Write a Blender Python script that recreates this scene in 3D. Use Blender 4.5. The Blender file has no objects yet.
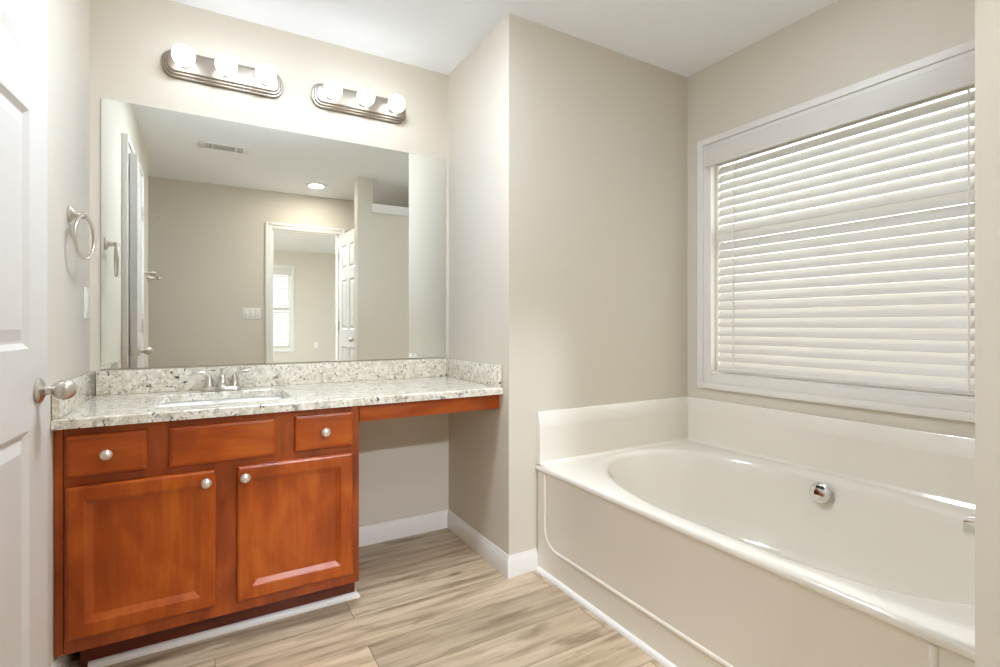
import bpy, bmesh, math, random
from mathutils import Vector, Matrix
random.seed(7)
scn = bpy.context.scene
COL = scn.collection
PI = math.pi

# ------------------------------------------------------------------ camera
W, D, XR, H = 1.518, 0.631, 2.657, 2.44      # vanity width, alcove depth, window wall, ceiling
cam_d = bpy.data.cameras.new('camera')
cam = bpy.data.objects.new('camera', cam_d); COL.objects.link(cam)
cam.location = (0.3817, -2.5109, 1.0927)
cam.rotation_euler = (PI/2, 0, -math.radians(30.145))
cam_d.sensor_width = 36; cam_d.lens = 36*507.27/1000
cam_d.shift_x = 0.0; cam_d.shift_y = -(333.5-324.35)/1000
cam_d.clip_start = 0.02
scn.camera = cam
scn.view_settings.view_transform = 'Standard'
scn.view_settings.look = 'None'
scn.view_settings.gamma = 1
scn.view_settings.use_curve_mapping = False
scn.view_settings.exposure = 1.22
scn.cycles.use_denoising = True
scn.cycles.max_bounces = 14
scn.cycles.diffuse_bounces = 8
scn.cycles.glossy_bounces = 6
scn.cycles.transparent_max_bounces = 12
scn.cycles.caustics_reflective = False
scn.cycles.sample_clamp_indirect = 6

BULB = 3.1         # emission of the vanity bulbs
DOWN = 3.5         # recessed lights, watts
SKY = 2.15
FILL = 47.0         # added fill lamps, unseen on the ceiling
COOL = (.88, .985, 1.13)   # cool tint of the added fill lamps, offsets the warm bounce

world = bpy.data.worlds.new('sky'); scn.world = world
world.use_nodes = True
wn = world.node_tree.nodes; wl = world.node_tree.links
bg = wn['Background']
sky_tc = wn.new('ShaderNodeTexCoord'); sky_sep = wn.new('ShaderNodeSeparateXYZ'); sky_r = wn.new('ShaderNodeValToRGB')
wl.new(sky_tc.outputs['Generated'], sky_sep.inputs[0]); wl.new(sky_sep.outputs['Z'], sky_r.inputs[0])
sky_r.color_ramp.elements[0].position = 0.0; sky_r.color_ramp.elements[0].color = (.50, .505, .50, 1)
sky_r.color_ramp.elements[1].position = 0.25; sky_r.color_ramp.elements[1].color = (1, 1, 1, 1)
wl.new(sky_r.outputs[0], bg.inputs['Color'])
bg.inputs['Strength'].default_value = SKY


def lamp(name, kind, loc, watts, size=0.1, color=(1, .95, .88), rot=(0, 0, 0)):
    l = bpy.data.lights.new(name, kind); l.energy = watts; l.color = color
    if kind == 'AREA':
        l.shape = 'DISK'; l.size = size
    elif kind in ('POINT', 'SPOT'):
        l.shadow_soft_size = size
    o = bpy.data.objects.new(name, l); COL.objects.link(o)
    o.location = loc; o.rotation_euler = rot
    return o


# ------------------------------------------------------------------ materials
def new_mat(name):
    m = bpy.data.materials.new(name); m.use_nodes = True
    nt = m.node_tree
    return m, nt, nt.nodes['Principled BSDF']


def plain(name, col, rough=.5, metal=0.0, bump=0, bscale=200, spec=.5, coat=0, ramp=None):
    m, nt, b = new_mat(name)
    b.inputs['Base Color'].default_value = (*col, 1)
    b.inputs['Roughness'].default_value = rough
    b.inputs['Metallic'].default_value = metal
    b.inputs['Specular IOR Level'].default_value = spec
    b.inputs['Coat Weight'].default_value = coat
    b.inputs['Coat Roughness'].default_value = .05
    tc = nt.nodes.new('ShaderNodeTexCoord')
    n = nt.nodes.new('ShaderNodeTexNoise'); n.inputs['Scale'].default_value = bscale
    n.inputs['Detail'].default_value = 3
    nt.links.new(tc.outputs['Object'], n.inputs['Vector'])
    if bump:
        bp = nt.nodes.new('ShaderNodeBump'); bp.inputs['Strength'].default_value = bump
        bp.inputs['Distance'].default_value = .002
        nt.links.new(n.outputs['Fac'], bp.inputs['Height'])
        nt.links.new(bp.outputs['Normal'], b.inputs['Normal'])
    # a very slight tonal variation
    mx = nt.nodes.new('ShaderNodeMix'); mx.data_type = 'RGBA'
    mx.inputs['A'].default_value = (*[c*.985 for c in col], 1)
    mx.inputs['B'].default_value = (*[min(1, c*1.015) for c in col], 1)
    nt.links.new(n.outputs['Fac'], mx.inputs['Factor'])
    nt.links.new(mx.outputs['Result'], b.inputs['Base Color'])
    return m


M = {}
M['wall'] = plain('wall_paint', (.67, .62, .53), .75, bump=.06, bscale=260, spec=.25)
M['ceiling'] = plain('ceiling_paint', (.92, .95, .985), .9, bump=.35, bscale=120, spec=.2)
M['trim'] = plain('trim_paint', (.80, .775, .73), .35, spec=.5)
M['door'] = plain('door_paint', (.67, .645, .61), .38, bump=.03, bscale=300)
M['white'] = plain('white_plastic', (.80, .79, .76), .35)
M['blind'] = plain('blind_vinyl', (.71, .68, .63), .42)
M['tub'] = plain('tub_acrylic', (.79, .75, .67), .12, spec=.55, coat=.5)
M['porcelain'] = plain('porcelain', (.88, .88, .86), .08, coat=.5)
M['nickel'] = plain('brushed_nickel', (.62, .575, .51), .28, 1.0)
M['plate'] = plain('satin_nickel_plate', (.40, .355, .30), .36, 1.0)
M['chrome'] = plain('chrome', (.80, .80, .80), .06, 1.0)
M['satin'] = plain('satin_knob', (.78, .74, .66), .30, .75)
M['dark'] = plain('dark_gap', (.03, .03, .03), .8)
M['slot'] = plain('vent_slot', (.12, .12, .12), .8)
M['edge'] = plain('mirror_edge', (.55, .60, .55), .2)

m, nt, b = new_mat('mirror_glass')
nt.nodes.remove(b)
g = nt.nodes.new('ShaderNodeBsdfGlossy'); g.inputs['Color'].default_value = (.90, .925, .895, 1); g.inputs['Roughness'].default_value = 0.0
nt.links.new(g.outputs[0], nt.nodes['Material Output'].inputs[0]); M['mirror'] = m

m, nt, b = new_mat('window_glass')
nt.nodes.remove(b)
tr = nt.nodes.new('ShaderNodeBsdfTransparent'); tr.inputs['Color'].default_value = (.95, .97, .96, 1)
gl = nt.nodes.new('ShaderNodeBsdfGlossy'); gl.inputs['Roughness'].default_value = .01
fr = nt.nodes.new('ShaderNodeLayerWeight'); fr.inputs['Blend'].default_value = .12
ms = nt.nodes.new('ShaderNodeMixShader')
nt.links.new(fr.outputs['Facing'], ms.inputs[0]); nt.links.new(tr.outputs[0], ms.inputs[1]); nt.links.new(gl.outputs[0], ms.inputs[2])
nt.links.new(ms.outputs[0], nt.nodes['Material Output'].inputs[0]); M['glass'] = m


def emit(name, col, s):
    m, nt, b = new_mat(name)
    nt.nodes.remove(b)
    e = nt.nodes.new('ShaderNodeEmission'); e.inputs['Color'].default_value = (*col, 1); e.inputs['Strength'].default_value = s
    nt.links.new(e.outputs[0], nt.nodes['Material Output'].inputs[0]); return m


M['bulb'] = emit('bulb_glow', (.97, .985, 1.03), BULB)
M['led'] = emit('downlight_glow', (1, .95, .88), 14)


def wood(name, along, dark=(.22, .036, .003), mid=(.37, .066, .005), light=(.50, .118, .012), rough=.3, seed=0.0):
    """Stained maple: fine grain stretched along one axis plus cloudy blotches."""
    m, nt, b = new_mat(name)
    N, L = nt.nodes, nt.links
    tc = N.new('ShaderNodeTexCoord')
    mp = N.new('ShaderNodeMapping')
    sc = [26, 26, 26]; sc['xyz'.index(along)] = 2.2
    mp.inputs['Scale'].default_value = sc; mp.inputs['Location'].default_value = (seed, seed*1.7, seed*.6)
    L.new(tc.outputs['Object'], mp.inputs['Vector'])
    n1 = N.new('ShaderNodeTexNoise'); n1.inputs['Scale'].default_value = 2.4; n1.inputs['Detail'].default_value = 7; n1.inputs['Distortion'].default_value = .5
    L.new(mp.outputs[0], n1.inputs['Vector'])
    mp2 = N.new('ShaderNodeMapping'); s2 = [6, 6, 6]; s2['xyz'.index(along)] = 2.6
    mp2.inputs['Scale'].default_value = s2; mp2.inputs['Location'].default_value = (seed*2, seed, seed)
    L.new(tc.outputs['Object'], mp2.inputs['Vector'])
    n2 = N.new('ShaderNodeTexNoise'); n2.inputs['Scale'].default_value = 1.6; n2.inputs['Detail'].default_value = 5; n2.inputs['Distortion'].default_value = .8
    L.new(mp2.outputs[0], n2.inputs['Vector'])
    mixv = N.new('ShaderNodeMix'); mixv.data_type = 'FLOAT'; mixv.inputs['Factor'].default_value = .74
    L.new(n1.outputs['Fac'], mixv.inputs['A']); L.new(n2.outputs['Fac'], mixv.inputs['B'])
    r = N.new('ShaderNodeValToRGB')
    e = r.color_ramp.elements
    e[0].position = .30; e[0].color = (*dark, 1); e[1].position = .68; e[1].color = (*light, 1)
    k = e.new(.5); k.color = (*mid, 1)
    L.new(mixv.outputs[0], r.inputs[0]); L.new(r.outputs[0], b.inputs['Base Color'])
    b.inputs['Roughness'].default_value = rough; b.inputs['Coat Weight'].default_value = .08; b.inputs['Coat Roughness'].default_value = .2; b.inputs['Specular IOR Level'].default_value = .35
    bp = N.new('ShaderNodeBump'); bp.inputs['Strength'].default_value = .06; bp.inputs['Distance'].default_value = .001
    L.new(n1.outputs['Fac'], bp.inputs['Height']); L.new(bp.outputs[0], b.inputs['Normal'])
    return m


M['wood_x'] = wood('cherry_stain_across', 'x')
M['wood_z'] = wood('cherry_stain_upright', 'z', seed=3.1)
M['wood_frame'] = wood('cherry_stain_frame', 'z', dark=(.17, .030, .004), mid=(.31, .056, .008), light=(.43, .095, .014), seed=5.3)
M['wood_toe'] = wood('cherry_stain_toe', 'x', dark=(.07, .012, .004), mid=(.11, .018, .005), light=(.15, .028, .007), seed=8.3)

# granite
m, nt, b = new_mat('granite')
N, L = nt.nodes, nt.links
tc = N.new('ShaderNodeTexCoord')


def nz(scale, det=4, dist=0.0, off=0.0):
    mp = N.new('ShaderNodeMapping'); mp.inputs['Location'].default_value = (off, off*.7, off*1.3)
    L.new(tc.outputs['Object'], mp.inputs['Vector'])
    n = N.new('ShaderNodeTexNoise'); n.inputs['Scale'].default_value = scale; n.inputs['Detail'].default_value = det
    n.inputs['Distortion'].default_value = dist
    L.new(mp.outputs[0], n.inputs['Vector']); return n


def rampf(src, p0, p1):
    r = N.new('ShaderNodeValToRGB'); r.color_ramp.elements[0].position = p0; r.color_ramp.elements[1].position = p1
    L.new(src, r.inputs[0]); return r.outputs[0]


def mixc(fac, a, bcol):
    x = N.new('ShaderNodeMix'); x.data_type = 'RGBA'
    L.new(fac, x.inputs['Factor'])
    if isinstance(a, tuple): x.inputs['A'].default_value = (*a, 1)
    else: L.new(a, x.inputs['A'])
    x.inputs['B'].default_value = (*bcol, 1)
    return x.outputs['Result']


c = mixc(rampf(nz(22, 5, .6).outputs['Fac'], .40, .64), (.76, .71, .61), (.58, .53, .42))
c = mixc(rampf(nz(60, 3, .3, 3).outputs['Fac'], .52, .62), c, (.81, .775, .69))
c = mixc(rampf(nz(85, 3, .5, 7).outputs['Fac'], .57, .66), c, (.42, .39, .33))
c = mixc(rampf(nz(34, 4, 1.2, 11).outputs['Fac'], .62, .70), c, (.30, .28, .25))
c = mixc(rampf(nz(50, 2, .8, 17).outputs['Fac'], .655, .70), c, (.085, .075, .075))
L.new(c, b.inputs['Base Color']); b.inputs['Roughness'].default_value = .12
b.inputs['Coat Weight'].default_value = .2
M['granite'] = m

# vinyl plank floor: planks run along x, 0.18 m wide
m, nt, b = new_mat('vinyl_planks')
N, L = nt.nodes, nt.links
tc = N.new('ShaderNodeTexCoord')
br = N.new('ShaderNodeTexBrick')
mpb = N.new('ShaderNodeMapping'); mpb.inputs['Location'].default_value = (.36, .066, 0)
L.new(tc.outputs['Object'], mpb.inputs['Vector']); L.new(mpb.outputs[0], br.inputs['Vector'])
br.offset = .37; br.offset_frequency = 2
br.inputs['Scale'].default_value = 1; br.inputs['Brick Width'].default_value = 1.22; br.inputs['Row Height'].default_value = .181
br.inputs['Mortar Size'].default_value = .0012; br.inputs['Mortar Smooth'].default_value = .2
br.inputs['Color1'].default_value = (0, 0, 0, 1); br.inputs['Color2'].default_value = (1, 1, 1, 1); br.inputs['Mortar'].default_value = (.5, .5, .5, 1)
shift = N.new('ShaderNodeVectorMath'); shift.operation = 'MULTIPLY_ADD'
L.new(br.outputs['Color'], shift.inputs[0]); shift.inputs[1].default_value = (7.3, 3.1, 0); L.new(tc.outputs['Object'], shift.inputs[2])
mpg = N.new('ShaderNodeMapping'); mpg.inputs['Scale'].default_value = (1.1, 13, 1); L.new(shift.outputs[0], mpg.inputs['Vector'])
ng = N.new('ShaderNodeTexNoise'); ng.inputs['Scale'].default_value = 2.0; ng.inputs['Detail'].default_value = 8; ng.inputs['Distortion'].default_value = .3
ng.inputs['Roughness'].default_value = .62
L.new(mpg.outputs[0], ng.inputs['Vector'])
rg = N.new('ShaderNodeValToRGB'); e = rg.color_ramp.elements
e[0].position = .26; e[0].color = (.20, .135, .08, 1); e[1].position = .72; e[1].color = (.70, .565, .40, 1)
k = e.new(.42); k.color = (.42, .32, .205, 1); k = e.new(.55); k.color = (.56, .44, .30, 1)
L.new(ng.outputs['Fac'], rg.inputs[0])
mpk = N.new('ShaderNodeMapping'); mpk.inputs['Scale'].default_value = (2.2, 9, 1); mpk.inputs['Location'].default_value = (1.7, .4, 0); L.new(shift.outputs[0], mpk.inputs['Vector'])
nk = N.new('ShaderNodeTexNoise'); nk.inputs['Scale'].default_value = 1.5; nk.inputs['Detail'].default_value = 4; nk.inputs['Distortion'].default_value = .5
L.new(mpk.outputs[0], nk.inputs['Vector'])
rk = N.new('ShaderNodeMapRange'); rk.inputs['From Min'].default_value = .58; rk.inputs['From Max'].default_value = .74; L.new(nk.outputs['Fac'], rk.inputs['Value'])
knot = N.new('ShaderNodeMix'); knot.data_type = 'RGBA'
L.new(rk.outputs[0], knot.inputs['Factor']); L.new(rg.outputs[0], knot.inputs['A']); knot.inputs['B'].default_value = (.20, .13, .075, 1)
tone = N.new('ShaderNodeMapRange'); tone.inputs['To Min'].default_value = .78; tone.inputs['To Max'].default_value = 1.10
L.new(br.outputs['Color'], tone.inputs['Value'])
mul = N.new('ShaderNodeVectorMath'); mul.operation = 'SCALE'
L.new(knot.outputs['Result'], mul.inputs[0]); L.new(tone.outputs[0], mul.inputs['Scale'])
seam = N.new('ShaderNodeMix'); seam.data_type = 'RGBA'
L.new(br.outputs['Fac'], seam.inputs['Factor']); L.new(mul.outputs[0], seam.inputs['A']); seam.inputs['B'].default_value = (.12, .085, .055, 1)
L.new(seam.outputs['Result'], b.inputs['Base Color']); b.inputs['Roughness'].default_value = .38
M['floor'] = m
M['carpet'] = plain('bedroom_floor', (.42, .36, .28), .9)


# ------------------------------------------------------------------ mesh builder
class MB:
    def __init__(s): s.bm = bmesh.new()

    def box(s, x0, x1, y0, y1, z0, z1, bev=0.0, seg=2):
        r = bmesh.ops.create_cube(s.bm, size=1)
        vs = r['verts']
        for v in vs:
            v.co = ((x0+x1)/2+v.co.x*(x1-x0), (y0+y1)/2+v.co.y*(y1-y0), (z0+z1)/2+v.co.z*(z1-z0))
        if bev:
            es = list({e for v in vs for e in v.link_edges})
            bmesh.ops.bevel(s.bm, geom=es, offset=bev, segments=seg, affect='EDGES', profile=.5)
        return s

    def rings(s, rings, cap0=True, cap1=True, closed=False):
        """loft a list of equally long closed loops"""
        V = [[s.bm.verts.new(p) for p in r] for r in rings]
        n = len(V[0])
        pairs = list(zip(V, V[1:])) + ([(V[-1], V[0])] if closed else [])
        for A, B in pairs:
            for i in range(n):
                j = (i+1) % n
                s.bm.faces.new((A[i], A[j], B[j], B[i]))
        if not closed:
            if cap0: s.bm.faces.new(list(reversed(V[0])))
            if cap1: s.bm.faces.new(V[-1])
        return s

    def lathe(s, prof, c, axis='z', seg=28, flip=1):
        """prof: (radius, distance along axis)"""
        ax = {'x': (Vector((1, 0, 0)), Vector((0, 1, 0)), Vector((0, 0, 1))),
              'y': (Vector((0, 1, 0)), Vector((0, 0, 1)), Vector((1, 0, 0))),
              'z': (Vector((0, 0, 1)), Vector((1, 0, 0)), Vector((0, 1, 0)))}[axis]
        c = Vector(c)
        R = []
        for r, h in prof:
            r = max(r, .0002)
            R.append([c+ax[0]*h*flip+(ax[1]*math.cos(2*PI*i/seg)+ax[2]*math.sin(2*PI*i/seg))*r for i in range(seg)])
        return s.rings(R)

    def tube(s, pts, rad, seg=12, closed=False, squash=None):
        pts = [Vector(p) for p in pts]; n = len(pts)
        rad = rad if isinstance(rad, (list, tuple)) else [rad]*n
        R = []; up = None
        for i, p in enumerate(pts):
            if closed: t = pts[(i+1) % n]-pts[i-1]
            else: t = pts[min(i+1, n-1)]-pts[max(i-1, 0)]
            t.normalize()
            if up is None:
                up = Vector((0, 0, 1)) if abs(t.z) < .9 else Vector((1, 0, 0))
            a = (up-t*up.dot(t)).normalized(); bb = t.cross(a); up = a
            q = squash or 1
            R.append([p+(a*math.cos(2*PI*k/seg)*q+bb*math.sin(2*PI*k/seg))*rad[i] for k in range(seg)])
        return s.rings(R, closed=closed)

    def prism(s, outline, p, axis='y'):
        """outline of (u,v); p = (from,to) along axis"""
        def at(u, v, w): return {'y': (u, w, v), 'x': (w, u, v), 'z': (u, v, w)}[axis]
        return s.rings([[at(u, v, p[0]) for u, v in outline], [at(u, v, p[1]) for u, v in outline]])

    def rectrings(s, spec, cap0=True, cap1=True):
        """spec: (x0,x1,z0,z1,y) loops, for panels facing -y"""
        return s.rings([[(a, y, c), (b_, y, c), (b_, y, d), (a, y, d)] for a, b_, c, d, y in spec], cap0, cap1)

    def build(s, name, mat, parent=None, smooth=True, ang=38):
        bm = s.bm
        bmesh.ops.recalc_face_normals(bm, faces=bm.faces)
        if parent is not None:
            off = Vector((0, 0, 0)); q = parent
            while q is not None:
                off += q.location; q = q.parent
            for v in bm.verts: v.co -= off
        if smooth:
            for f in bm.faces: f.smooth = True
            for e in bm.edges:
                if len(e.link_faces) == 2 and e.calc_face_angle(0) > math.radians(ang): e.smooth = False
        me = bpy.data.meshes.new(name); bm.to_mesh(me); bm.free()
        me.materials.append(mat if not isinstance(mat, str) else M[mat])
        o = bpy.data.objects.new(name, me); COL.objects.link(o)
        if parent is not None: o.parent = parent
        return o


def tag(o, label, cat, group=None):
    o['label'] = label; o['category'] = cat
    if group: o['group'] = group
    return o


def thing(name, loc, label, cat, group=None, rz=0):
    o = bpy.data.objects.new(name, None); COL.objects.link(o)
    o.empty_display_size = .05
    o.location = loc; o.rotation_euler = (0, 0, rz)
    return tag(o, label, cat, group)


def struct(o):
    o['kind'] = 'structure'; return o


def copy_tree(o, parent=None):
    c = o.copy(); COL.objects.link(c); c.parent = parent
    for ch in list(o.children): copy_tree(ch, c)
    return c


# ------------------------------------------------------------------ room shell
def wall(name, *boxes, mat='wall'):
    mb = MB()
    for bx in boxes: mb.box(*bx)
    return struct(mb.build(name, mat, smooth=False))


RY = -3.10                       # rear wall plane
wall('floor', (-1.5, 2.8, -3.2, .1, -.05, 0), mat='floor')
wall('ceiling', (-1.5, 2.8, -3.2, .1, H, H+.06), mat='ceiling')
wall('wall_vanity', (-1.5, W+.05, 0, .1, 0, H))
wall('wall_alcove', (W, XR+.14, -D, 0.1, 0, H))
LX = -.008
wall('wall_left', (-.1, LX, -.925, 0, 0, H), (-.1, LX, -2.35, -1.635, 0, H), (-.1, LX, -1.635, -.925, 2.055, H))
wall('wall_closet', (-1.5, -.1, -2.35, -2.25, 0, H), (-1.5, -1.4, -3.2, 0, 0, H))
WY0, WY1, WZ0, WZ1 = -1.905, -.785, .835, 1.985
HY0, HY1 = WY0-.04, WY1+.04
wall('wall_right', (XR, XR+.14, -D, .0, 0, H), (XR, XR+.14, HY1, -D, 0, H), (XR, XR+.14, -3.2, HY0, 0, H),
     (XR, XR+.14, HY0, HY1, 0, WZ0), (XR, XR+.14, HY0, HY1, WZ1, H))
wall('wall_rear', (-1.5, .966, RY-.1, RY, 0, H), (1.625, 2.8, RY-.1, RY, 0, H), (.966, 1.625, RY-.1, RY, 2.06, H))
wall('wall_partition', (1.58, 1.722, -2.265, -2.1505, 0, H), (1.722, XR, -2.265, -2.1505, 0, 2.125))
struct(MB().box(1.705, XR, -2.28, -2.135, 2.125, 2.21, .004).build('trim_partition_cap', 'trim'))

# bedroom beyond the rear doorway
BY = -7.5
wall('wall_bedroom', (-1.5, 1.13, BY-.12, BY, 0, H), (1.728, 4.5, BY-.12, BY, 0, H), (1.13, 1.728, BY-.12, BY, 0, .66), (1.13, 1.728, BY-.12, BY, 2.10, H),
     (-1.6, -1.5, BY, -3.2, 0, H), (4.4, 4.5, BY, -3.2, 0, H), (2.8, 4.5, -3.2, -3.1, 0, H))
wall('ceiling_bedroom', (-1.6, 4.5, BY-.1, -3.2, H, H+.06), mat='ceiling')
wall('floor_bedroom', (-1.6, 4.5, BY-.1, -3.2, -.05, 0), mat='carpet')


# baseboards: a profile swept along a straight run
def base_profile(t=.013, h=.092):
    return [(0, 0), (t, 0), (t, h*.72), (t*.75, h*.80), (t*.45, h*.93), (t*.3, h), (0, h)]


def run(mb, p0, p1, nrm, prof, m0=0, m1=0):
    """extrude prof (out, z) from p0 to p1; out follows nrm; m0/m1 = +1 outside mitre, -1 inside mitre"""
    p0 = Vector((*p0, 0)); p1 = Vector((*p1, 0)); n = Vector((*nrm, 0)); d = (p1-p0).normalized()
    A = [p0+n*o-d*o*m0+Vector((0, 0, z)) for o, z in prof]
    B = [p1+n*o+d*o*m1+Vector((0, 0, z)) for o, z in prof]
    mb.rings([A, B])


def baseboard(name, *runs):
    mb = MB()
    for r in runs: run(mb, r[0], r[1], r[2], base_profile(), *(r[3] if len(r) > 3 else ()))
    return struct(mb.build(name, 'trim', ang=25))


baseboard('baseboard_vanity', ((.905, 0), (W, 0), (0, -1), (0, -1)))
baseboard('baseboard_alcove', ((W, 0), (W, -D), (-1, 0), (-1, 1)), ((W, -D), (1.661, -D), (0, -1), (1, 0)))
baseboard('baseboard_left', ((LX, -.36), (LX, -.86), (1, 0)), ((LX, -1.70), (LX, -2.35), (1, 0)))
baseboard('baseboard_rear', ((-1.4, RY), (.90, RY), (0, 1)), ((1.69, RY), (XR, RY), (0, 1)))
baseboard('baseboard_partition', ((1.58, -2.1505), (1.66, -2.1505), (0, 1)), ((1.58, -2.1505), (1.58, -2.265), (-1, 0)))
baseboard('baseboard_bedroom', ((-1.5, BY), (4.4, BY), (0, 1)))

# quarter-round shoe at the tub and the vanity toe kick
qr = [(0, 0)]+[(.016*math.cos(a), .019*math.sin(a)) for a in [PI/2*i/6 for i in range(7)]]
mb = MB(); run(mb, (1.6615, -D-.0135), (1.668, -2.1505), (-1, 0), qr)
struct(mb.build('trim_tub_shoe', 'trim', ang=60))
mb = MB(); run(mb, (.06, -.4585), (.9015, -.4585), (0, -1), [(o*1.0, z*1.1) for o, z in qr], 0, 1)
run(mb, (.9015, -.4585), (.9015, -.02), (1, 0), [(o*.8, z*1.1) for o, z in qr], 1, 0)
struct(mb.build('trim_vanity_shoe', 'trim', ang=60))


# casings
def casing_bars(mb, axis, u0, u1, z0, z1, w, p, out, bottom=False, k=1.0):
    """flat stepped casing around an opening; axis 'x' = on an x-plane p (u is y), 'y' = on a y-plane p (u is x); out = +-1"""
    def put(a0, a1, b0, b1, t0, t1, bev=.0022):
        lo, hi = sorted((p+out*t0, p+out*t1))
        if axis == 'x': mb.box(lo, hi, a0, a1, b0, b1, bev)
        else: mb.box(a0, a1, lo, hi, b0, b1, bev)
    off = w*.58; t1, t2 = .012*k, .019*k
    zb = z0-w if bottom else z0
    put(u0-w, u0-off, zb, z1+w, 0, t2); put(u1+off, u1+w, zb, z1+w, 0, t2)            # outer band
    put(u0-off, u1+off, z1+off, z1+w, 0, t2)
    zi = z0-off if bottom else z0
    put(u0-off, u0, zi, z1+off, 0, t1); put(u1, u1+off, zi, z1+off, 0, t1)            # inner flat
    put(u0, u1, z1, z1+off, 0, t1)
    if bottom:
        put(u0-off, u1+off, z0-w, z0-off, 0, t2); put(u0, u1, z0-off, z0, 0, t1)


# left wall door frame
mb = MB(); casing_bars(mb, 'x', -1.635, -.925, 0, 2.055, .062, LX, 1, k=1.55)
mb.box(-.1, LX, -.925, -.914, 0, 2.055).box(-.1, LX, -1.647, -1.635, 0, 2.055).box(-.1, LX, -1.635, -.925, 2.055, 2.067)
mb.box(-.067, -.055, -.935, -.925, 0, 2.045).box(-.067, -.055, -1.635, -1.625, 0, 2.045)
struct(mb.build('trim_1', 'trim'))
mb = MB(); casing_bars(mb, 'y', .966, 1.625, 0, 2.06, .063, RY, 1)
mb.box(.966, .978, RY-.1, RY, 0, 2.06).box(1.613, 1.625, RY-.1, RY, 0, 2.06).box(.966, 1.625, RY-.1, RY, 2.048, 2.06)
struct(mb.build('trim_2', 'trim'))


# ------------------------------------------------------------------ six-panel doors
def six_panel(width, thick_sign, height=2.035):
    """leaf in local coordinates: hinge edge at x=0, room face at y=0"""
    t = .035; rec = .009
    ys = (0, t*thick_sign)
    mb = MB()
    y0, y1 = min(ys), max(ys)
    mb.box(.001, width-.001, y0+rec, y1-rec, .012, height-.001)
    st, mul_ = .113*width/.70, .09*width/.70
    px = [(st, (width-mul_)/2), ((width+mul_)/2, width-st)]
    pz = [(.24, .862), (1.04, 1.558), (1.665, 1.915)]
    pz = [(a, b_) for a, b_ in pz]
    # stiles and rails on both faces
    for side in (0, 1):
        lo, hi = (y0, y0+rec+.001) if side == 0 else (y1-rec-.001, y1)
        zs = [.010]+[q for p_ in pz for q in p_]+[height]
        for i in range(0, len(zs), 2): mb.box(0, width, lo, hi, zs[i], zs[i+1])
        xs = [0, px[0][0], px[0][1], px[1][0], px[1][1], width]
        for (za, zb) in pz:
            for i in range(0, 6, 2): mb.box(xs[i], xs[i+1], lo, hi, za, zb)
        face = y0 if side == 0 else y1
        sg = 1 if side == 0 else -1
        for xa, xb in px:
            for za, zb in pz:
                # ogee moulding sloping in, then the raised field
                def rr(i, y): return (xa+i, xb-i, za+i, zb-i, y)
                sp = [rr(0, face), rr(.012, face+sg*.0085), rr(.017, face+sg*.0085), rr(.042, face+sg*.002)]
                mb.rectrings(sp, cap0=False, cap1=True)
    return mb


def door_knob(mb_parent, x, z, sgn, mat='nickel', face=0.0):
    """rosette, neck and egg knob standing out along local y*sgn"""
    q = .84
    r = MB().lathe([(a*q, b_*q) for a, b_ in [(0, 0), (.033, 0), (.034, .004), (.029, .010), (.020, .013), (.0125, .018), (.0115, .032), (.013, .036), (0, .036)]], (x, face, z), 'y', 32, sgn)
    k = MB().lathe([(a*q, b_*q) for a, b_ in [(0, .030), (.012, .031), (.019, .036), (.0255, .046), (.0275, .056), (.0255, .066), (.019, .076), (.010, .0825), (0, .0845)]], (x, face, z), 'y', 32, sgn)
    return r, k


def make_door(name, loc, rz, width, tsign):
    leaf = six_panel(width, tsign).build(name, 'door', smooth=False)
    leaf.location = loc; leaf.rotation_euler = (0, 0, rz)
    struct(leaf)
    def child(mb, nm, mat):
        o = mb.build(nm, mat); o.parent = leaf; return o
    for face, sg in ((0.0, -tsign), (.035*tsign, tsign)):
        r, k = door_knob(leaf, width-.062, .942, sg, face=face)
        ro = child(r, 'rosette', 'nickel')
        child(k, 'knob', 'nickel')
    mb = MB().box(width-.0005, width+.0015, .005*tsign if tsign > 0 else -.030, .030 if tsign > 0 else -.005, .912, .972, .0004)
    mb.box(width, width+.009, .013*tsign if tsign > 0 else -.022, .022 if tsign > 0 else -.013, .934, .950, .002)
    child(mb, 'latch_plate', 'nickel')
    for z in (.22, 1.08, 1.83):
        mb = MB().tube([(-.004, -.004*tsign, z-.045), (-.004, -.004*tsign, z+.045)], .0055, 10)
        mb.box(-.003, .026, -.0012*tsign if tsign > 0 else 0.0, 0.0 if tsign > 0 else .0012, z-.044, z+.044)
        child(mb, 'hinge', 'nickel')
    return leaf


d1 = make_door('door_1', (.0145, -1.628, 0), math.radians(86.5), .70, 1)
# hinge-pin stop on its top hinge
mb = MB().tube([(-.004, -.006, 1.835), (-.012, -.045, 1.832), (-.016, -.095, 1.83)], .0035, 8).lathe([(0, 0), (.008, 0), (.008, .012), (0, .014)], (-.016, -.094, 1.83), 'y', 14, -1)
o = mb.build('hinge_stop', 'nickel'); o.parent = d1
make_door('door_2', (1.622, RY+.018, 0), math.radians(87.2), .655, -1)

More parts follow.
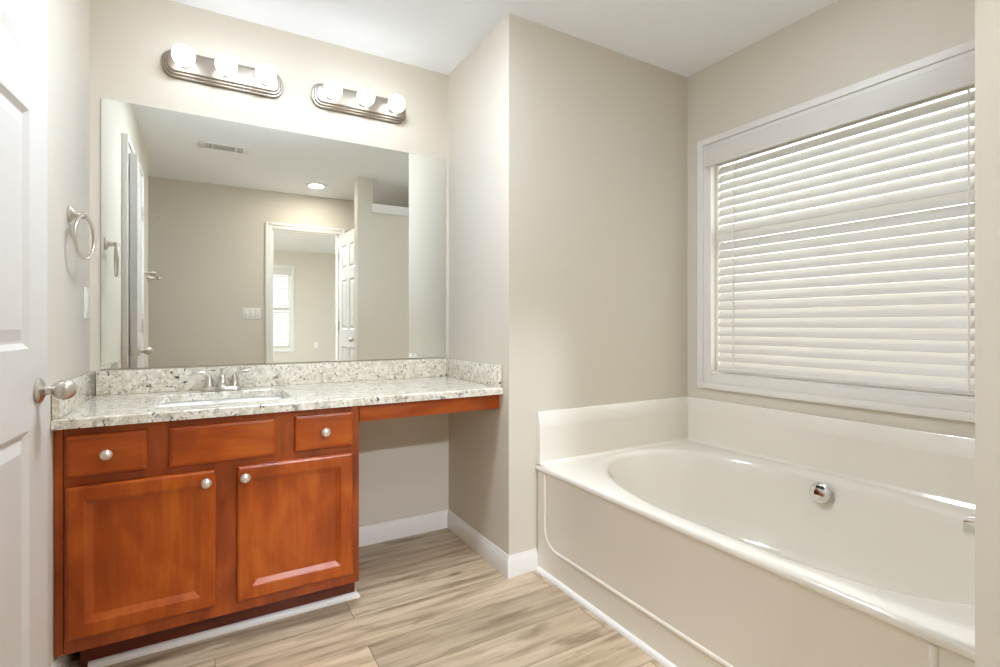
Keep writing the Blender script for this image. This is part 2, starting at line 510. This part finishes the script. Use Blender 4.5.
# ------------------------------------------------------------------ window, right wall
def window_unit(name, axis, u0, u1, z0, z1, plane, out, rail):
    """vinyl sash set in the wall thickness: jamb liner, two sashes, panes. out=+1: outdoors lies at +axis"""
    def B(mb, a0, a1, d0, d1, b0, b1, bev=.002):
        lo, hi = sorted((plane+out*d0, plane+out*d1))
        if axis == 'x': mb.box(lo, hi, a0, a1, b0, b1, bev)
        else: mb.box(a0, a1, lo, hi, b0, b1, bev)
    mb = MB(); t = .008
    B(mb, u0, u0+t, .0, .14, z0, z1); B(mb, u1-t, u1, .0, .14, z0, z1); B(mb, u0+t, u1-t, 0, .14, z0, z0+t); B(mb, u0+t, u1-t, 0, .14, z1-t, z1)
    root = struct(mb.build(name, 'trim'))
    mb = MB(); s = .018
    B(mb, u0+t, u0+t+s, .07, .11, z0+t, z1-t); B(mb, u1-t-s, u1-t, .07, .11, z0+t, z1-t)
    B(mb, u0+t+s, u1-t-s, .07, .11, z0+t, z0+t+s+.01); B(mb, u0+t+s, u1-t-s, .07, .11, z1-t-s, z1-t)
    B(mb, u0+t+s, u1-t-s, .068, .112, rail-.03, rail+.03)
    mb.build('sash', 'trim', root)
    mb = MB(); B(mb, u0+t+s-.005, u1-t-s+.005, .088, .092, z0+t+s, z1-t-s, 0)
    mb.build('pane', 'glass', root, smooth=False)
    return root


window_unit('window_1', 'x', HY0, HY1, WZ0, WZ1, XR, 1, 1.56)
mb = MB(); casing_bars(mb, 'x', WY0, WY1, WZ0, WZ1, .076, XR, -1, bottom=True)
struct(mb.build('trim_3', 'trim'))
window_unit('window_2', 'y', 1.13, 1.728, .66, 2.10, BY, -1, 1.38)
mb = MB(); casing_bars(mb, 'y', 1.13, 1.728, .66, 2.10, .07, BY, 1, bottom=True)
struct(mb.build('trim_4', 'trim'))


def blind(name, label, axis, u0, u1, z0, z1, plane, out, tilt, ztop, nslat, pitch, group=None):
    """faux-wood blind hung in the window recess; slat room edge low, outdoor edge high"""
    cu = (u0+u1)/2
    loc = (plane, cu, z1) if axis == 'x' else (cu, plane, z1)
    root = thing(name, loc, label, 'window blind', group)
    def P(u, d, z): return (plane+out*d, u, z) if axis == 'x' else (u, plane+out*d, z)
    def B(mb, a0, a1, d0, d1, b0, b1, bev=.002):
        lo, hi = sorted((plane+out*d0, plane+out*d1))
        if axis == 'x': mb.box(lo, hi, a0, a1, b0, b1, bev)
        else: mb.box(a0, a1, lo, hi, b0, b1, bev)
    mb = MB(); B(mb, u0-.030, u1+.030, -.031, -.0215, ztop, z1+.018, .002); B(mb, u0+.006, u1-.006, .004, .060, z1-.032, z1-.014, .002); B(mb, u0+.006, u1-.006, .0035, .013, ztop+.003, z1-.0145, .001)
    B(mb, u0-.031, u1+.031, -.034, -.030, ztop+.002, ztop+.014, .0015)
    for a in (u0-.030, u1+.022): B(mb, a, a+.008, -.022, -.0205, ztop, z1+.018, 0)
    mb.build('valance', 'blind', root)
    mb = MB(); w = .050; dc = .032
    for i in range(-1, nslat):
        zc = ztop+.004-pitch*(i+.5)
        a = math.radians(tilt)
        prof = []
        nseg = 6
        for side in (1, -1):
            for k in range(nseg+1):
                t = (k/nseg-.5)*side
                bow = .0035*(1-(2*t)**2)+(.0014 if side == 1 else -.0014)
                # t=+.5 outdoor edge (high), t=-.5 room edge (low); the convex face looks into the room
                d_ = t*w*math.cos(a)-bow*math.sin(a); z_ = t*w*math.sin(a)+bow*math.cos(a)
                prof.append((dc+d_, zc+z_))
        mb.rings([[P(u0+.010, d_, z_) for d_, z_ in prof], [P(u1-.010, d_, z_) for d_, z_ in prof]])
    mb.build('slats', 'blind', root, ang=50)
    zb = ztop+.004-pitch*nslat
    mb = MB(); B(mb, u0+.010, u1-.010, .010, .054, max(z0+.014, zb-.022), max(z0+.030, zb-.006), .004)
    mb.build('bottom_rail', 'blind', root)
    n = 2
    for k in range(n):
        u = u1-.105-(u1-u0-.19)*k/(n-1)
        mb = MB()
        for i in range(nslat):
            zc = ztop+.004-pitch*(i+.5)
            mb.tube([P(u, .006, zc+pitch*.5), P(u, .010, zc), P(u, .006, zc-pitch*.5)], .0032, 6)
        mb.tube([P(u, .055, ztop), P(u, .055, zb)], .0018, 6)
        mb.build('ladder_cord', 'white', root)
    return root


blind('window_blind', 'wide white slatted blind over the bathtub', 'x', WY0+.012, WY1-.012, WZ0, WZ1, XR, 1, 59, 1.905, 24, .0437)
blind('window_blind', 'narrow white blind on the bedroom window seen in the mirror through the doorway', 'y', 1.142, 1.716, .66, 2.10, BY, -1, 36, 1.985, 29, .0437)

# ------------------------------------------------------------------ vanity
CX1 = .893; FY = -.55
vc = thing('vanity_cabinet', (.45, -.30, 0), 'cherry-stained wooden bathroom vanity cabinet under the granite counter', 'cabinet')
mb = MB()
mb.box(.018, .034, FY+.018, -.003, .105, .784).box(CX1-.017, CX1-.001, FY+.018, -.003, .105, .784).box(.034, CX1-.017, -.012, -.003, .105, .784).box(.034, CX1-.017, FY+.018, -.012, .105, .120)
mb.build('body', 'wood_frame', vc, smooth=False)
mb = MB()   # face frame
for a, b_ in ((.016, .046), (.405, .485), (.842, CX1)): mb.box(a, b_, FY, FY+.019, .105, .784, .0015)
for a, b_ in ((.105, .17), (.59, .655), (.745, .784)): mb.box(.046, .842, FY+.0006, FY+.019, a, b_)
mb.box(.222, .290, FY+.0006, FY+.019, .655, .745)
mb.box(.588, .668, FY+.0006, FY+.019, .655, .745)
mb.build('face_frame', 'wood_frame', vc, smooth=False)
MB().box(LX+.0015, .0145, FY+.002, FY+.030, .105, .784, .002).build('filler_strip', 'wood_z', vc)
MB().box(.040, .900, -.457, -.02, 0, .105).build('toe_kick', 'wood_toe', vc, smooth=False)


def pull(x, z, y, parent):
    MB().lathe([(0, 0), (.008, 0), (.0065, .006), (.007, .012), (.014, .015), (.0165, .020), (.0160, .024), (.0125, .0275), (.0120, .026), (.006, .029), (0, .030)], (x, y, z), 'y', 26, -1).build('knob', 'satin', parent)


def slab_front(x0, x1, z0, z1):
    y0, yb = FY-.020, FY-.0005
    def rr(i, y): return (x0+i, x1-i, z0+i, z1-i, y)
    return MB().rectrings([rr(0, yb), rr(0, y0+.007), rr(.002, y0+.004), rr(.006, y0+.0025), rr(.010, y0+.0005), rr(.013, y0)])


o = slab_front(.024, .223, .636, .760).build('drawer', 'wood_x', vc, ang=15); pull(.122, .698, FY-.019, o)
slab_front(.281, .593, .630, .760).build('false_drawer', 'wood_x', vc, ang=15)
o = slab_front(.661, .865, .634, .762).build('drawer', 'wood_x', vc, ang=15); pull(.763, .698, FY-.019, o)


def cab_door(x0, x1, z0, z1, kx, kz):
    y0, yb = FY-.021, FY-.0005
    def rr(i, y): return (x0+i, x1-i, z0+i, z1-i, y)
    st = .047
    mb = MB().rectrings([rr(0, yb), rr(0, y0+.006), rr(.003, y0+.002), rr(.008, y0), rr(st-.004, y0), rr(st-.001, y0+.0012), rr(st, y0+.0028), rr(st+.016, y0+.0122), rr(st+.020, y0+.0127)], cap1=False)
    fr = mb.build('door', 'wood_z', vc, ang=15)
    i = st+.0195
    MB().rectrings([rr(i, y0+.0137), rr(i, y0+.0126)]).build('door_panel', 'wood_z', fr, smooth=False)
    pull(kx, kz, y0+.001, fr)


cab_door(.024, .412, .150, .606, .384, .571)
cab_door(.476, .865, .145, .606, .499, .571)

tag(MB().box(CX1+.002, W-.002, FY+.001, FY+.020, .717, .784, .002).build('apron_rail', 'wood_x'),
    'long cherry wood rail spanning the open knee space under the counter', 'rail')

# granite counter with an undermount opening
CT, CB = .815, .785
SX0, SX1, SY0, SY1 = .228, .668, -.468, -.128


def rrect(x0, x1, y0, y1, r, n=8):
    pts = []
    for cx, cy, a0 in ((x1-r, y1-r, 0), (x0+r, y1-r, PI/2), (x0+r, y0+r, PI), (x1-r, y0+r, 1.5*PI)):
        for i in range(n+1):
            a = a0+PI/2*i/n; pts.append((cx+r*math.cos(a), cy+r*math.sin(a)))
    return pts


ct = thing('countertop', (W/2, -.29, CB), 'speckled cream granite countertop along the mirror wall', 'countertop')
bm_ = MB()
inner = rrect(SX0, SX1, SY0, SY1, .05)
n = len(inner)
ox0, ox1, oy0, oy1 = LX+.002, W-.002, -.585, -.002
icx, icy = (SX0+SX1)/2, (SY0+SY1)/2


def ray_rect(px, py):
    dx, dy = px-icx, py-icy
    t = min((( (ox1 if dx > 0 else ox0)-icx)/dx) if abs(dx) > 1e-9 else 1e9, (((oy1 if dy > 0 else oy0)-icy)/dy) if abs(dy) > 1e-9 else 1e9)
    return (icx+dx*t, icy+dy*t)


outer = [ray_rect(*p) for p in inner]
for cx, cy in ((ox0, oy0), (ox1, oy0), (ox0, oy1), (ox1, oy1)):     # snap the nearest sample to each true corner
    k = min(range(n), key=lambda i: (outer[i][0]-cx)**2+(outer[i][1]-cy)**2); outer[k] = (cx, cy)
e_ = .004
def ins(p, e): return (min(max(p[0], ox0+e), ox1-e), min(max(p[1], oy0+e), oy1-e))
bm_.rings([[(x, y, CB) for x, y in outer], [(x, y, CT-e_) for x, y in outer], [(*ins(p, e_), CT) for p in outer],
           [(icx+(x-icx)*1.012, icy+(y-icy)*1.012, CT) for x, y in inner], [(x, y, CT-.003) for x, y in inner], [(x, y, CB) for x, y in inner]], closed=True)
bm_.build('slab', 'granite', ct, ang=30)
MB().box(LX+.022, W-.022, -.022, -.002, CT+.0005, .911, .002).build('backsplash', 'granite', ct)
MB().box(LX+.002, LX+.021, -.578, -.002, CT+.0005, .911, .002).build('side_splash', 'granite', ct)
MB().box(W-.021, W-.002, -.578, -.002, CT+.0005, .911, .002).build('side_splash', 'granite', ct)

# sink bowl
sk = thing('sink', (icx, icy, CB-.16), 'white undermount sink bowl let into the granite counter', 'sink')
mb = MB(); R = []
for grow, z in ((.030, CB-.0012), (.030, CB-.012), (.008, CB-.02), (0, CB-.06), (-.03, CB-.12), (-.06, CB-.150), (-.13, CB-.156)):
    pass
def ring_at(g, z, r): return [(x, y, z) for x, y in rrect(SX0-g, SX1+g, SY0-g, SY1+g, max(.012, r))]
R = [ring_at(.028, CB-.0015, .06), ring_at(.006, CB-.0015, .055), ring_at(.002, CB-.012, .055), ring_at(-.004, CB-.07, .06), ring_at(-.018, CB-.115, .07), ring_at(-.045, CB-.138, .08), ring_at(-.10, CB-.145, .04)]
Ro = [ring_at(-.10, CB-.157, .04), ring_at(-.04, CB-.150, .08), ring_at(-.006, CB-.12, .07), ring_at(.010, CB-.06, .06), ring_at(.016, CB-.016, .055), ring_at(.028, CB-.012, .06)]
mb.rings(R, cap0=False, cap1=True)
mb.rings(Ro+[R[0]], cap0=True, cap1=False)
bmesh.ops.remove_doubles(mb.bm, verts=mb.bm.verts, dist=1e-5)
mb.build('bowl', 'porcelain', sk, ang=60)
MB().lathe([(0, 0), (.022, 0), (.022, .003), (.012, .004), (0, .002)], (icx, icy+.02, CB-.1448), 'z', 24).build('drain', 'nickel', sk)

# faucet
FX, FYY = .4415, -.082
fc = thing('faucet', (FX, FYY, CT), 'brushed nickel two-lever faucet standing behind the sink', 'faucet')
base = [(FX+.050*(1 if abs(a) < PI/2 or a > 1.5*PI else -1)+.024*math.cos(a), FYY+.024*math.sin(a)) for a in [2*PI*i/40+.001 for i in range(40)]]
mb = MB().rings([[(x, y, CT+.0008) for x, y in base], [(x, y, CT+.012) for x, y in base], [(FX+(x-FX)*.94, FYY+(y-FYY)*.88, CT+.017) for x, y in base]])
mb.build('base_plate', 'nickel', fc)
mb = MB().lathe([(0, .015), (.021, .015), (.018, .026), (.0145, .040), (.0130, .052), (.0135, .060), (.0105, .066), (0, .067)], (FX, FYY, CT), 'z', 24)
mb.tube([(FX, FYY, CT+.048), (FX, FYY-.02, CT+.062), (FX, FYY-.05, CT+.066), (FX, FYY-.085, CT+.060), (FX, FYY-.105, CT+.048), (FX, FYY-.110, CT+.038)], [.013, .0125, .0115, .0105, .010, .0095], 14)
mb.build('spout', 'nickel', fc)
MB().lathe([(0, .062), (.0025, .064), (.0025, .080), (.0055, .083), (.006, .090), (.004, .096), (0, .097)], (FX, FYY+.012, CT), 'z', 14).build('lift_rod', 'nickel', fc)
for s in (-1, 1):
    hx = FX+s*.047
    mb = MB().lathe([(0, .016), (.019, .016), (.0185, .022), (.016, .034), (.0125, .052), (.009, .064), (0, .068)], (hx, FYY, CT), 'z', 22)
    mb.tube([(hx, FYY, CT+.050), (hx+s*.004, FYY-.001, CT+.066), (hx+s*.018, FYY-.002, CT+.076), (hx+s*.036, FYY-.003, CT+.078), (hx+s*.055, FYY-.004, CT+.080), (hx+s*.060, FYY-.004, CT+.081)],
            [.0085, .0085, .0075, .0058, .0060, .003], 12)
    mb.build('handle', 'nickel', fc)

# mirror: frameless plate glass
mr = MB().box(.028, 1.497, -.0062, -.0015, .9175, 1.980, 0).build('mirror', 'edge', smooth=False)
mr.data.materials.append(M['mirror'])
for p in mr.data.polygons:
    if p.normal.y < -.9: p.material_index = 1
tag(mr, 'large frameless mirror on the wall above the granite counter', 'mirror')


# ------------------------------------------------------------------ vanity lights
def capsule(cx, cz, hw, hh, r, n=10):
    pts = []
    for sx, sz, a0 in ((1, 1, 0), (-1, 1, PI/2), (-1, -1, PI), (1, -1, 1.5*PI)):
        for i in range(n+1):
            a = a0+PI/2*i/n
            pts.append((cx+sx*(hw-r)+r*math.cos(a), cz+sz*(hh-r)+r*math.sin(a)))
    return pts


FZ = 2.175
vl = thing('vanity_light', (.457, 0, FZ), 'brushed nickel three-bulb vanity bar above the sink, left of two', 'wall light', 'vanity bars above the mirror')
def plate_ring(i, y, c=.457): return [(x, y, z) for x, z in capsule(c, FZ, .229-i, .057-i, max(.012, .046-i))]
MB().rings([plate_ring(0, -.0005), plate_ring(0, -.013), plate_ring(.003, -.016), plate_ring(.007, -.0165), plate_ring(.009, -.020), plate_ring(.009, -.025), plate_ring(.012, -.028),
            plate_ring(.016, -.0285), plate_ring(.018, -.032), plate_ring(.018, -.036), plate_ring(.021, -.039), plate_ring(.024, -.0395)]).build('back_plate', 'plate', vl, ang=30)
for k in (-1, 0, 1):
    bx = .457+k*.1515
    MB().lathe([(0, .038), (.024, .038), (.024, .043), (.019, .046), (.0175, .062), (0, .062)], (bx, 0, FZ), 'y', 24, -1).build('socket', 'nickel', vl)
    MB().lathe([(0, .0615), (.014, .0615), (.0165, .067), (.026, .0745), (.0355, .084), (.0405, .096), (.0415, .106), (.039, .119), (.032, .1315), (.021, .140), (.010, .1445), (0, .1455)], (bx, 0, FZ), 'y', 28, -1).build('bulb', 'bulb', vl)
v2 = copy_tree(vl); v2.location.x = 1.042
v2['label'] = 'brushed nickel three-bulb vanity bar nearer the alcove corner, right of two'

# ------------------------------------------------------------------ left wall fittings
tr_ = thing('towel_ring', (LX, -.355, 1.455), 'brushed nickel towel ring on the left wall beside the mirror', 'towel ring')
mb = MB().lathe([(0, .0005), (.027, .0005), (.027, .006), (.021, .010), (.0125, .016), (.0105, .030), (.0095, .032), (.0115, .034), (.0115, .048), (.008, .0515), (0, .052)], (LX, -.355, 1.455), 'x', 26)
mb.build('post', 'nickel', tr_)
ra = math.radians(11)
rc = Vector((LX+.042, -.355, 1.455-.073))
MB().tube([rc+Vector((.071*math.sin(a)*math.sin(ra), .071*math.sin(a)*math.cos(ra), .071*math.cos(a))) for a in [2*PI*i/40 for i in range(40)]], .0048, 12, closed=True).build('ring', 'nickel', tr_)


def plate(name, loc, label, cat, n, axis, out, toggle='rocker'):
    """cover plate with n rockers, built on a plane; axis 'x' or 'y', out = +-1"""
    w = .073+(n-1)*.046
    r = thing(name, loc, label, cat)
    def B(mb, u0, u1, z0, z1, t0, t1, bev):
        lo, hi = sorted((out*t0, out*t1))
        if axis == 'x': mb.box(loc[0]+lo, loc[0]+hi, loc[1]+u0, loc[1]+u1, loc[2]+z0, loc[2]+z1, bev)
        else: mb.box(loc[0]+u0, loc[0]+u1, loc[1]+lo, loc[1]+hi, loc[2]+z0, loc[2]+z1, bev)
    mb = MB(); B(mb, -w/2, w/2, -.0575, .0575, .0005, .006, .0025); mb.build('cover_plate', 'white', r)
    for k in range(n):
        u = (k-(n-1)/2)*.046
        mb = MB()
        if toggle == 'rocker':
            B(mb, u-.0165, u+.0165, -.033, .033, .005, .009, .002)
            mb.build('rocker', 'white', r)
        else:
            for zz in (-.021, .021): 
                m2 = MB(); B(m2, -.016, .016, zz-.014, zz+.014, .005, .0085, .004); m2.build('socket_face', 'white', r)
    return r


plate('light_switch', (LX, -.085, 1.173), 'white light switch plate on the left wall below the towel ring', 'light switch', 1, 'x', 1)
plate('light_switch', (.779, RY, 1.20), 'white three-rocker switch plate beside the rear doorway, seen in the mirror', 'light switch', 3, 'y', 1)
plate('wall_outlet', (2.18, BY, .70), 'small white outlet low on the bedroom wall, seen in the mirror', 'outlet', 1, 'y', 1, 'outlet')

tb = thing('towel_bar', (LX, -1.99, 1.45), 'nickel towel bar on the left wall beyond the open door, seen in the mirror', 'towel bar')
for y in (-1.76, -2.26):
    MB().lathe([(0, .0005), (.027, .0005), (.027, .006), (.020, .012), (.0105, .030), (.010, .062), (.0135, .066), (.0135, .080), (.007, .092), (0, .094)], (LX, y, 1.45), 'x', 22).build('post', 'nickel', tb)
MB().tube([(LX+.073, -1.76, 1.45), (LX+.073, -2.26, 1.45)], .008, 12).build('bar', 'nickel', tb)

# ------------------------------------------------------------------ ceiling fittings
cv = thing('ceiling_vent', (.507, -1.89, H), 'white slotted air vent on the ceiling, seen in the mirror', 'vent')
mb = MB().box(.507-.165, .507+.165, -1.89-.075, -1.89+.075, H-.007, H-.0005, .003); mb.build('frame', 'white', cv)
for x0, x1 in ((-.125, -.085), (-.070, .070), (.085, .125)):
    MB().box(.507+x0, .507+x1, -1.89-.050, -1.89+.050, H-.0085, H-.006).build('opening', 'slot', cv, smooth=False)
    mb = MB()
    for k in range(7):
        y = -1.89-.045+k*.015
        mb.box(.507+x0, .507+x1, y-.0018, y+.0018, H-.0105, H-.0075)
    mb.build('louver', 'white', cv, smooth=False)


def downlight(x, y, label):
    r = thing('recessed_light', (x, y, H), label, 'ceiling light')
    MB().lathe([(.070, .0005), (.092, .0005), (.092, .004), (.080, .008), (.070, .006)], (x, y, H), 'z', 36, -1).build('trim_ring', 'white', r)
    MB().lathe([(0, .001), (.0695, .001), (.0695, .004), (0, .0045)], (x, y, H), 'z', 36, -1).build('lens', 'led', r)
    lamp('recessed_lamp', 'AREA', (x, y, H-.012), DOWN, .13)
    return r


downlight(1.31, -2.64, 'round white recessed light glowing on the ceiling, seen in the mirror')

# ------------------------------------------------------------------ bathtub
TX0, TX1, TY0, TY1, TZ = 1.656, XR-.0015, -2.149, -D-.001, .470
bt = thing('bathtub', ((TX0+TX1)/2, (TY0+TY1)/2, 0), 'cream acrylic bathtub with an oval basin below the window', 'bathtub')
ecx, ecy, ea, eb, en = 2.168, -1.385, .432, .685, 2.08
NA = 112
angs = [2*PI*i/NA for i in range(NA)]
for cx, cy in ((TX0, TY0), (TX1, TY0), (TX0, TY1), (TX1, TY1)):
    a = math.atan2(cy-ecy, cx-ecx) % (2*PI)
    k = min(range(NA), key=lambda i: abs(angs[i]-a)); angs[k] = a
angs.sort()


def rect_ring(inset, z):
    x0, x1, y0, y1 = TX0+inset, TX1-.0, TY0, TY1
    R = []
    for a in angs:
        c_, s_ = math.cos(a), math.sin(a)
        t = min(((x1 if c_ > 0 else x0)-ecx)/c_ if abs(c_) > 1e-9 else 1e9, ((y1 if s_ > 0 else y0)-ecy)/s_ if abs(s_) > 1e-9 else 1e9)
        R.append((ecx+c_*t, ecy+s_*t, z))
    return R


def oval(k, z, dy=0.0, grow=0.0):      # foot end squarer than the reclining end
    R = []
    for a in angs:
        c_, s_ = math.cos(a), math.sin(a)
        q, eB = (en, eb) if s_ > 0 else (3.4, .722)
        A, B_ = ea*k+grow, eB*k+grow*(1 if s_ > 0 else .6)
        t = (abs(c_/A)**q+abs(s_/B_)**q)**(-1/q)
        R.append((min(ecx+c_*t, TX1-.036), ecy+s_*t+dy, z))
    return R


rings = [rect_ring(.006, .001), rect_ring(.006, .441), rect_ring(.005, .444), rect_ring(.001, .446), rect_ring(0, .449), rect_ring(0, .460), rect_ring(.004, .4665), rect_ring(.011, TZ-.0005), rect_ring(.020, TZ),
         oval(1, TZ, grow=.034), oval(1, TZ-.0015, grow=.024), oval(1, TZ-.005, grow=.014), oval(1, TZ-.011, grow=.005), oval(1, TZ-.021, grow=-.002), oval(1, TZ-.036, grow=-.008), oval(.97, TZ-.06, -.004), oval(.93, TZ-.16, -.012), oval(.885, TZ-.26, -.022),
         oval(.83, TZ-.33, -.03), oval(.76, TZ-.368, -.035), oval(.66, TZ-.384, -.035), oval(.3, TZ-.390, -.03), oval(.05, TZ-.391, -.03)]
mb = MB().rings(rings)
mb.build('shell', 'tub', bt, ang=50)
# moulded bead on the apron
xb = TX0+.0112; y0, y1, zb, zt, r = -.693, -2.062, .125, .440, .085
path = [(xb, y0, zt)]
path += [(xb, y0, zt-(zt-zb-r)*i/6) for i in range(1, 7)]
path += [(xb, y0-r+r*math.cos(a), zb+r-r*math.sin(a)) for a in [PI/2*i/8 for i in range(1, 9)]]
path += [(xb, y0-r+(y1+r-y0+r)*i/20, zb) for i in range(1, 21)]
path += [(xb, y1+r-r*math.sin(a), zb+r-r*math.cos(a)) for a in [PI/2*i/8 for i in range(1, 9)]]
path += [(xb, y1, zb+r+(zt-zb-r)*i/6) for i in range(1, 7)]
MB().tube(path, .0105, 14).build('apron_bead', 'tub', bt)
# low splash wall along two sides: thicker foot, slimmer bevelled top band
def splash_prof(): return [(0, TZ+.0005), (.034, TZ+.0005), (.027, TZ+.012), (.026, .634), (.025, .640), (.011, .7005), (.010, .702), (0, .702)]
mb = MB()
run(mb, (TX0+.006, TY1), (TX1, TY1), (0, -1), splash_prof(), 0, -1)
run(mb, (TX1, TY1), (TX1, TY0), (-1, 0), splash_prof(), -1, 0)
mb.build('splash', 'tub', bt, ang=30)
# overflow and drain
ovx, ovy, ovz = ecx+ea*.957-.004, -1.372, .398
mb = MB().lathe([(0, -.004), (.030, -.004), (.030, .006), (.0405, .008), (.0415, .012), (.0405, .021), (.036, .0245), (.020, .026), (0, .0265)], (0, 0, 0), 'x', 36, -1)
rot = Matrix.Rotation(math.radians(14), 4, 'Y')
for v in mb.bm.verts: v.co = rot @ v.co + Vector((ovx, ovy, ovz))
mb.build('overflow_cover', 'chrome', bt)
mb = MB().box(-.030, -.0245, -.018, .014, .016, .027, .002)
for v in mb.bm.verts: v.co = rot @ v.co + Vector((ovx, ovy, ovz))
mb.build('overflow_slot', 'dark', bt)
MB().lathe([(0, 0), (.034, 0), (.034, .004), (.022, .006), (.020, .003), (0, .003)], (ecx+.12, ecy-.03, TZ-.3885), 'z', 28).build('drain', 'chrome', bt)

# wall spout at the foot of the tub
SPX, SPZ = 2.20, .548
sp = thing('tub_spout', (SPX, -2.1505, SPZ), 'chrome tub spout reaching over the basin from the foot wall', 'spout')
def sp_ring(y, hw, zlo, zhi, r): return [(x, y, z) for x, z in capsule(SPX, (zlo+zhi)/2, hw, (zhi-zlo)/2, min(r, hw*.95, (zhi-zlo)*.48), 6)]
mb = MB().rings([sp_ring(-2.149, .030, SPZ-.03, SPZ+.03, .028), sp_ring(-2.141, .030, SPZ-.03, SPZ+.03, .028), sp_ring(-2.134, .024, SPZ-.024, SPZ+.026, .02), sp_ring(-2.06, .024, SPZ-.024, SPZ+.026, .02),
                 sp_ring(-1.985, .025, SPZ-.030, SPZ+.024, .016), sp_ring(-1.955, .0245, SPZ-.034, SPZ+.020, .014), sp_ring(-1.946, .022, SPZ-.032, SPZ+.014, .012)])
mb.build('body', 'chrome', sp)
MB().lathe([(0, 0), (.006, 0), (.005, .010), (.008, .014), (.008, .020), (0, .022)], (SPX, -1.99, SPZ+.022), 'z', 16).build('diverter', 'chrome', sp)

# added fill domes on the ceiling, there only to brighten the rooms (out of the frame and above the mirror's view)
def fill_lamp(x, y, label, s):
    r = thing('added_fill_dome', (x, y, H), label, 'ceiling light')
    MB().lathe([(0, .0005), (.17, .0005), (.17, .02), (.16, .03), (0, .03)], (x, y, H), 'z', 36, -1).build('pan', 'white', r)
    MB().lathe([(0, .0305), (.155, .0305), (.150, .040), (.12, .052), (.06, .060), (0, .062)], (x, y, H), 'z', 36, -1).build('fill_glow_dome', emit('fill_glow', COOL, s), r)


fill_lamp(.78, -1.0, 'added unseen fill light on the ceiling in front of the vanity', FILL)  # added fill for walls, floor and cabinet fronts
fill_lamp(2.15, -1.50, 'added unseen fill light on the ceiling above the bathtub', FILL*.06)  # added weak fill over the tub
fill_lamp(-.75, -2.72, 'added unseen fill light in the nook left of the rear doorway', FILL*.05)  # added weak fill from the left nook
fill_lamp(1.27, -4.15, 'added unseen fill light on the bedroom ceiling just past the rear doorway', 230)  # added fill, shines through the doorway onto the lower vanity and floor
fill_lamp(-.30, -5.0, 'added unseen fill light on the ceiling in the middle of the bedroom', 90)  # added second fill behind the doorway, aimed towards the tub front
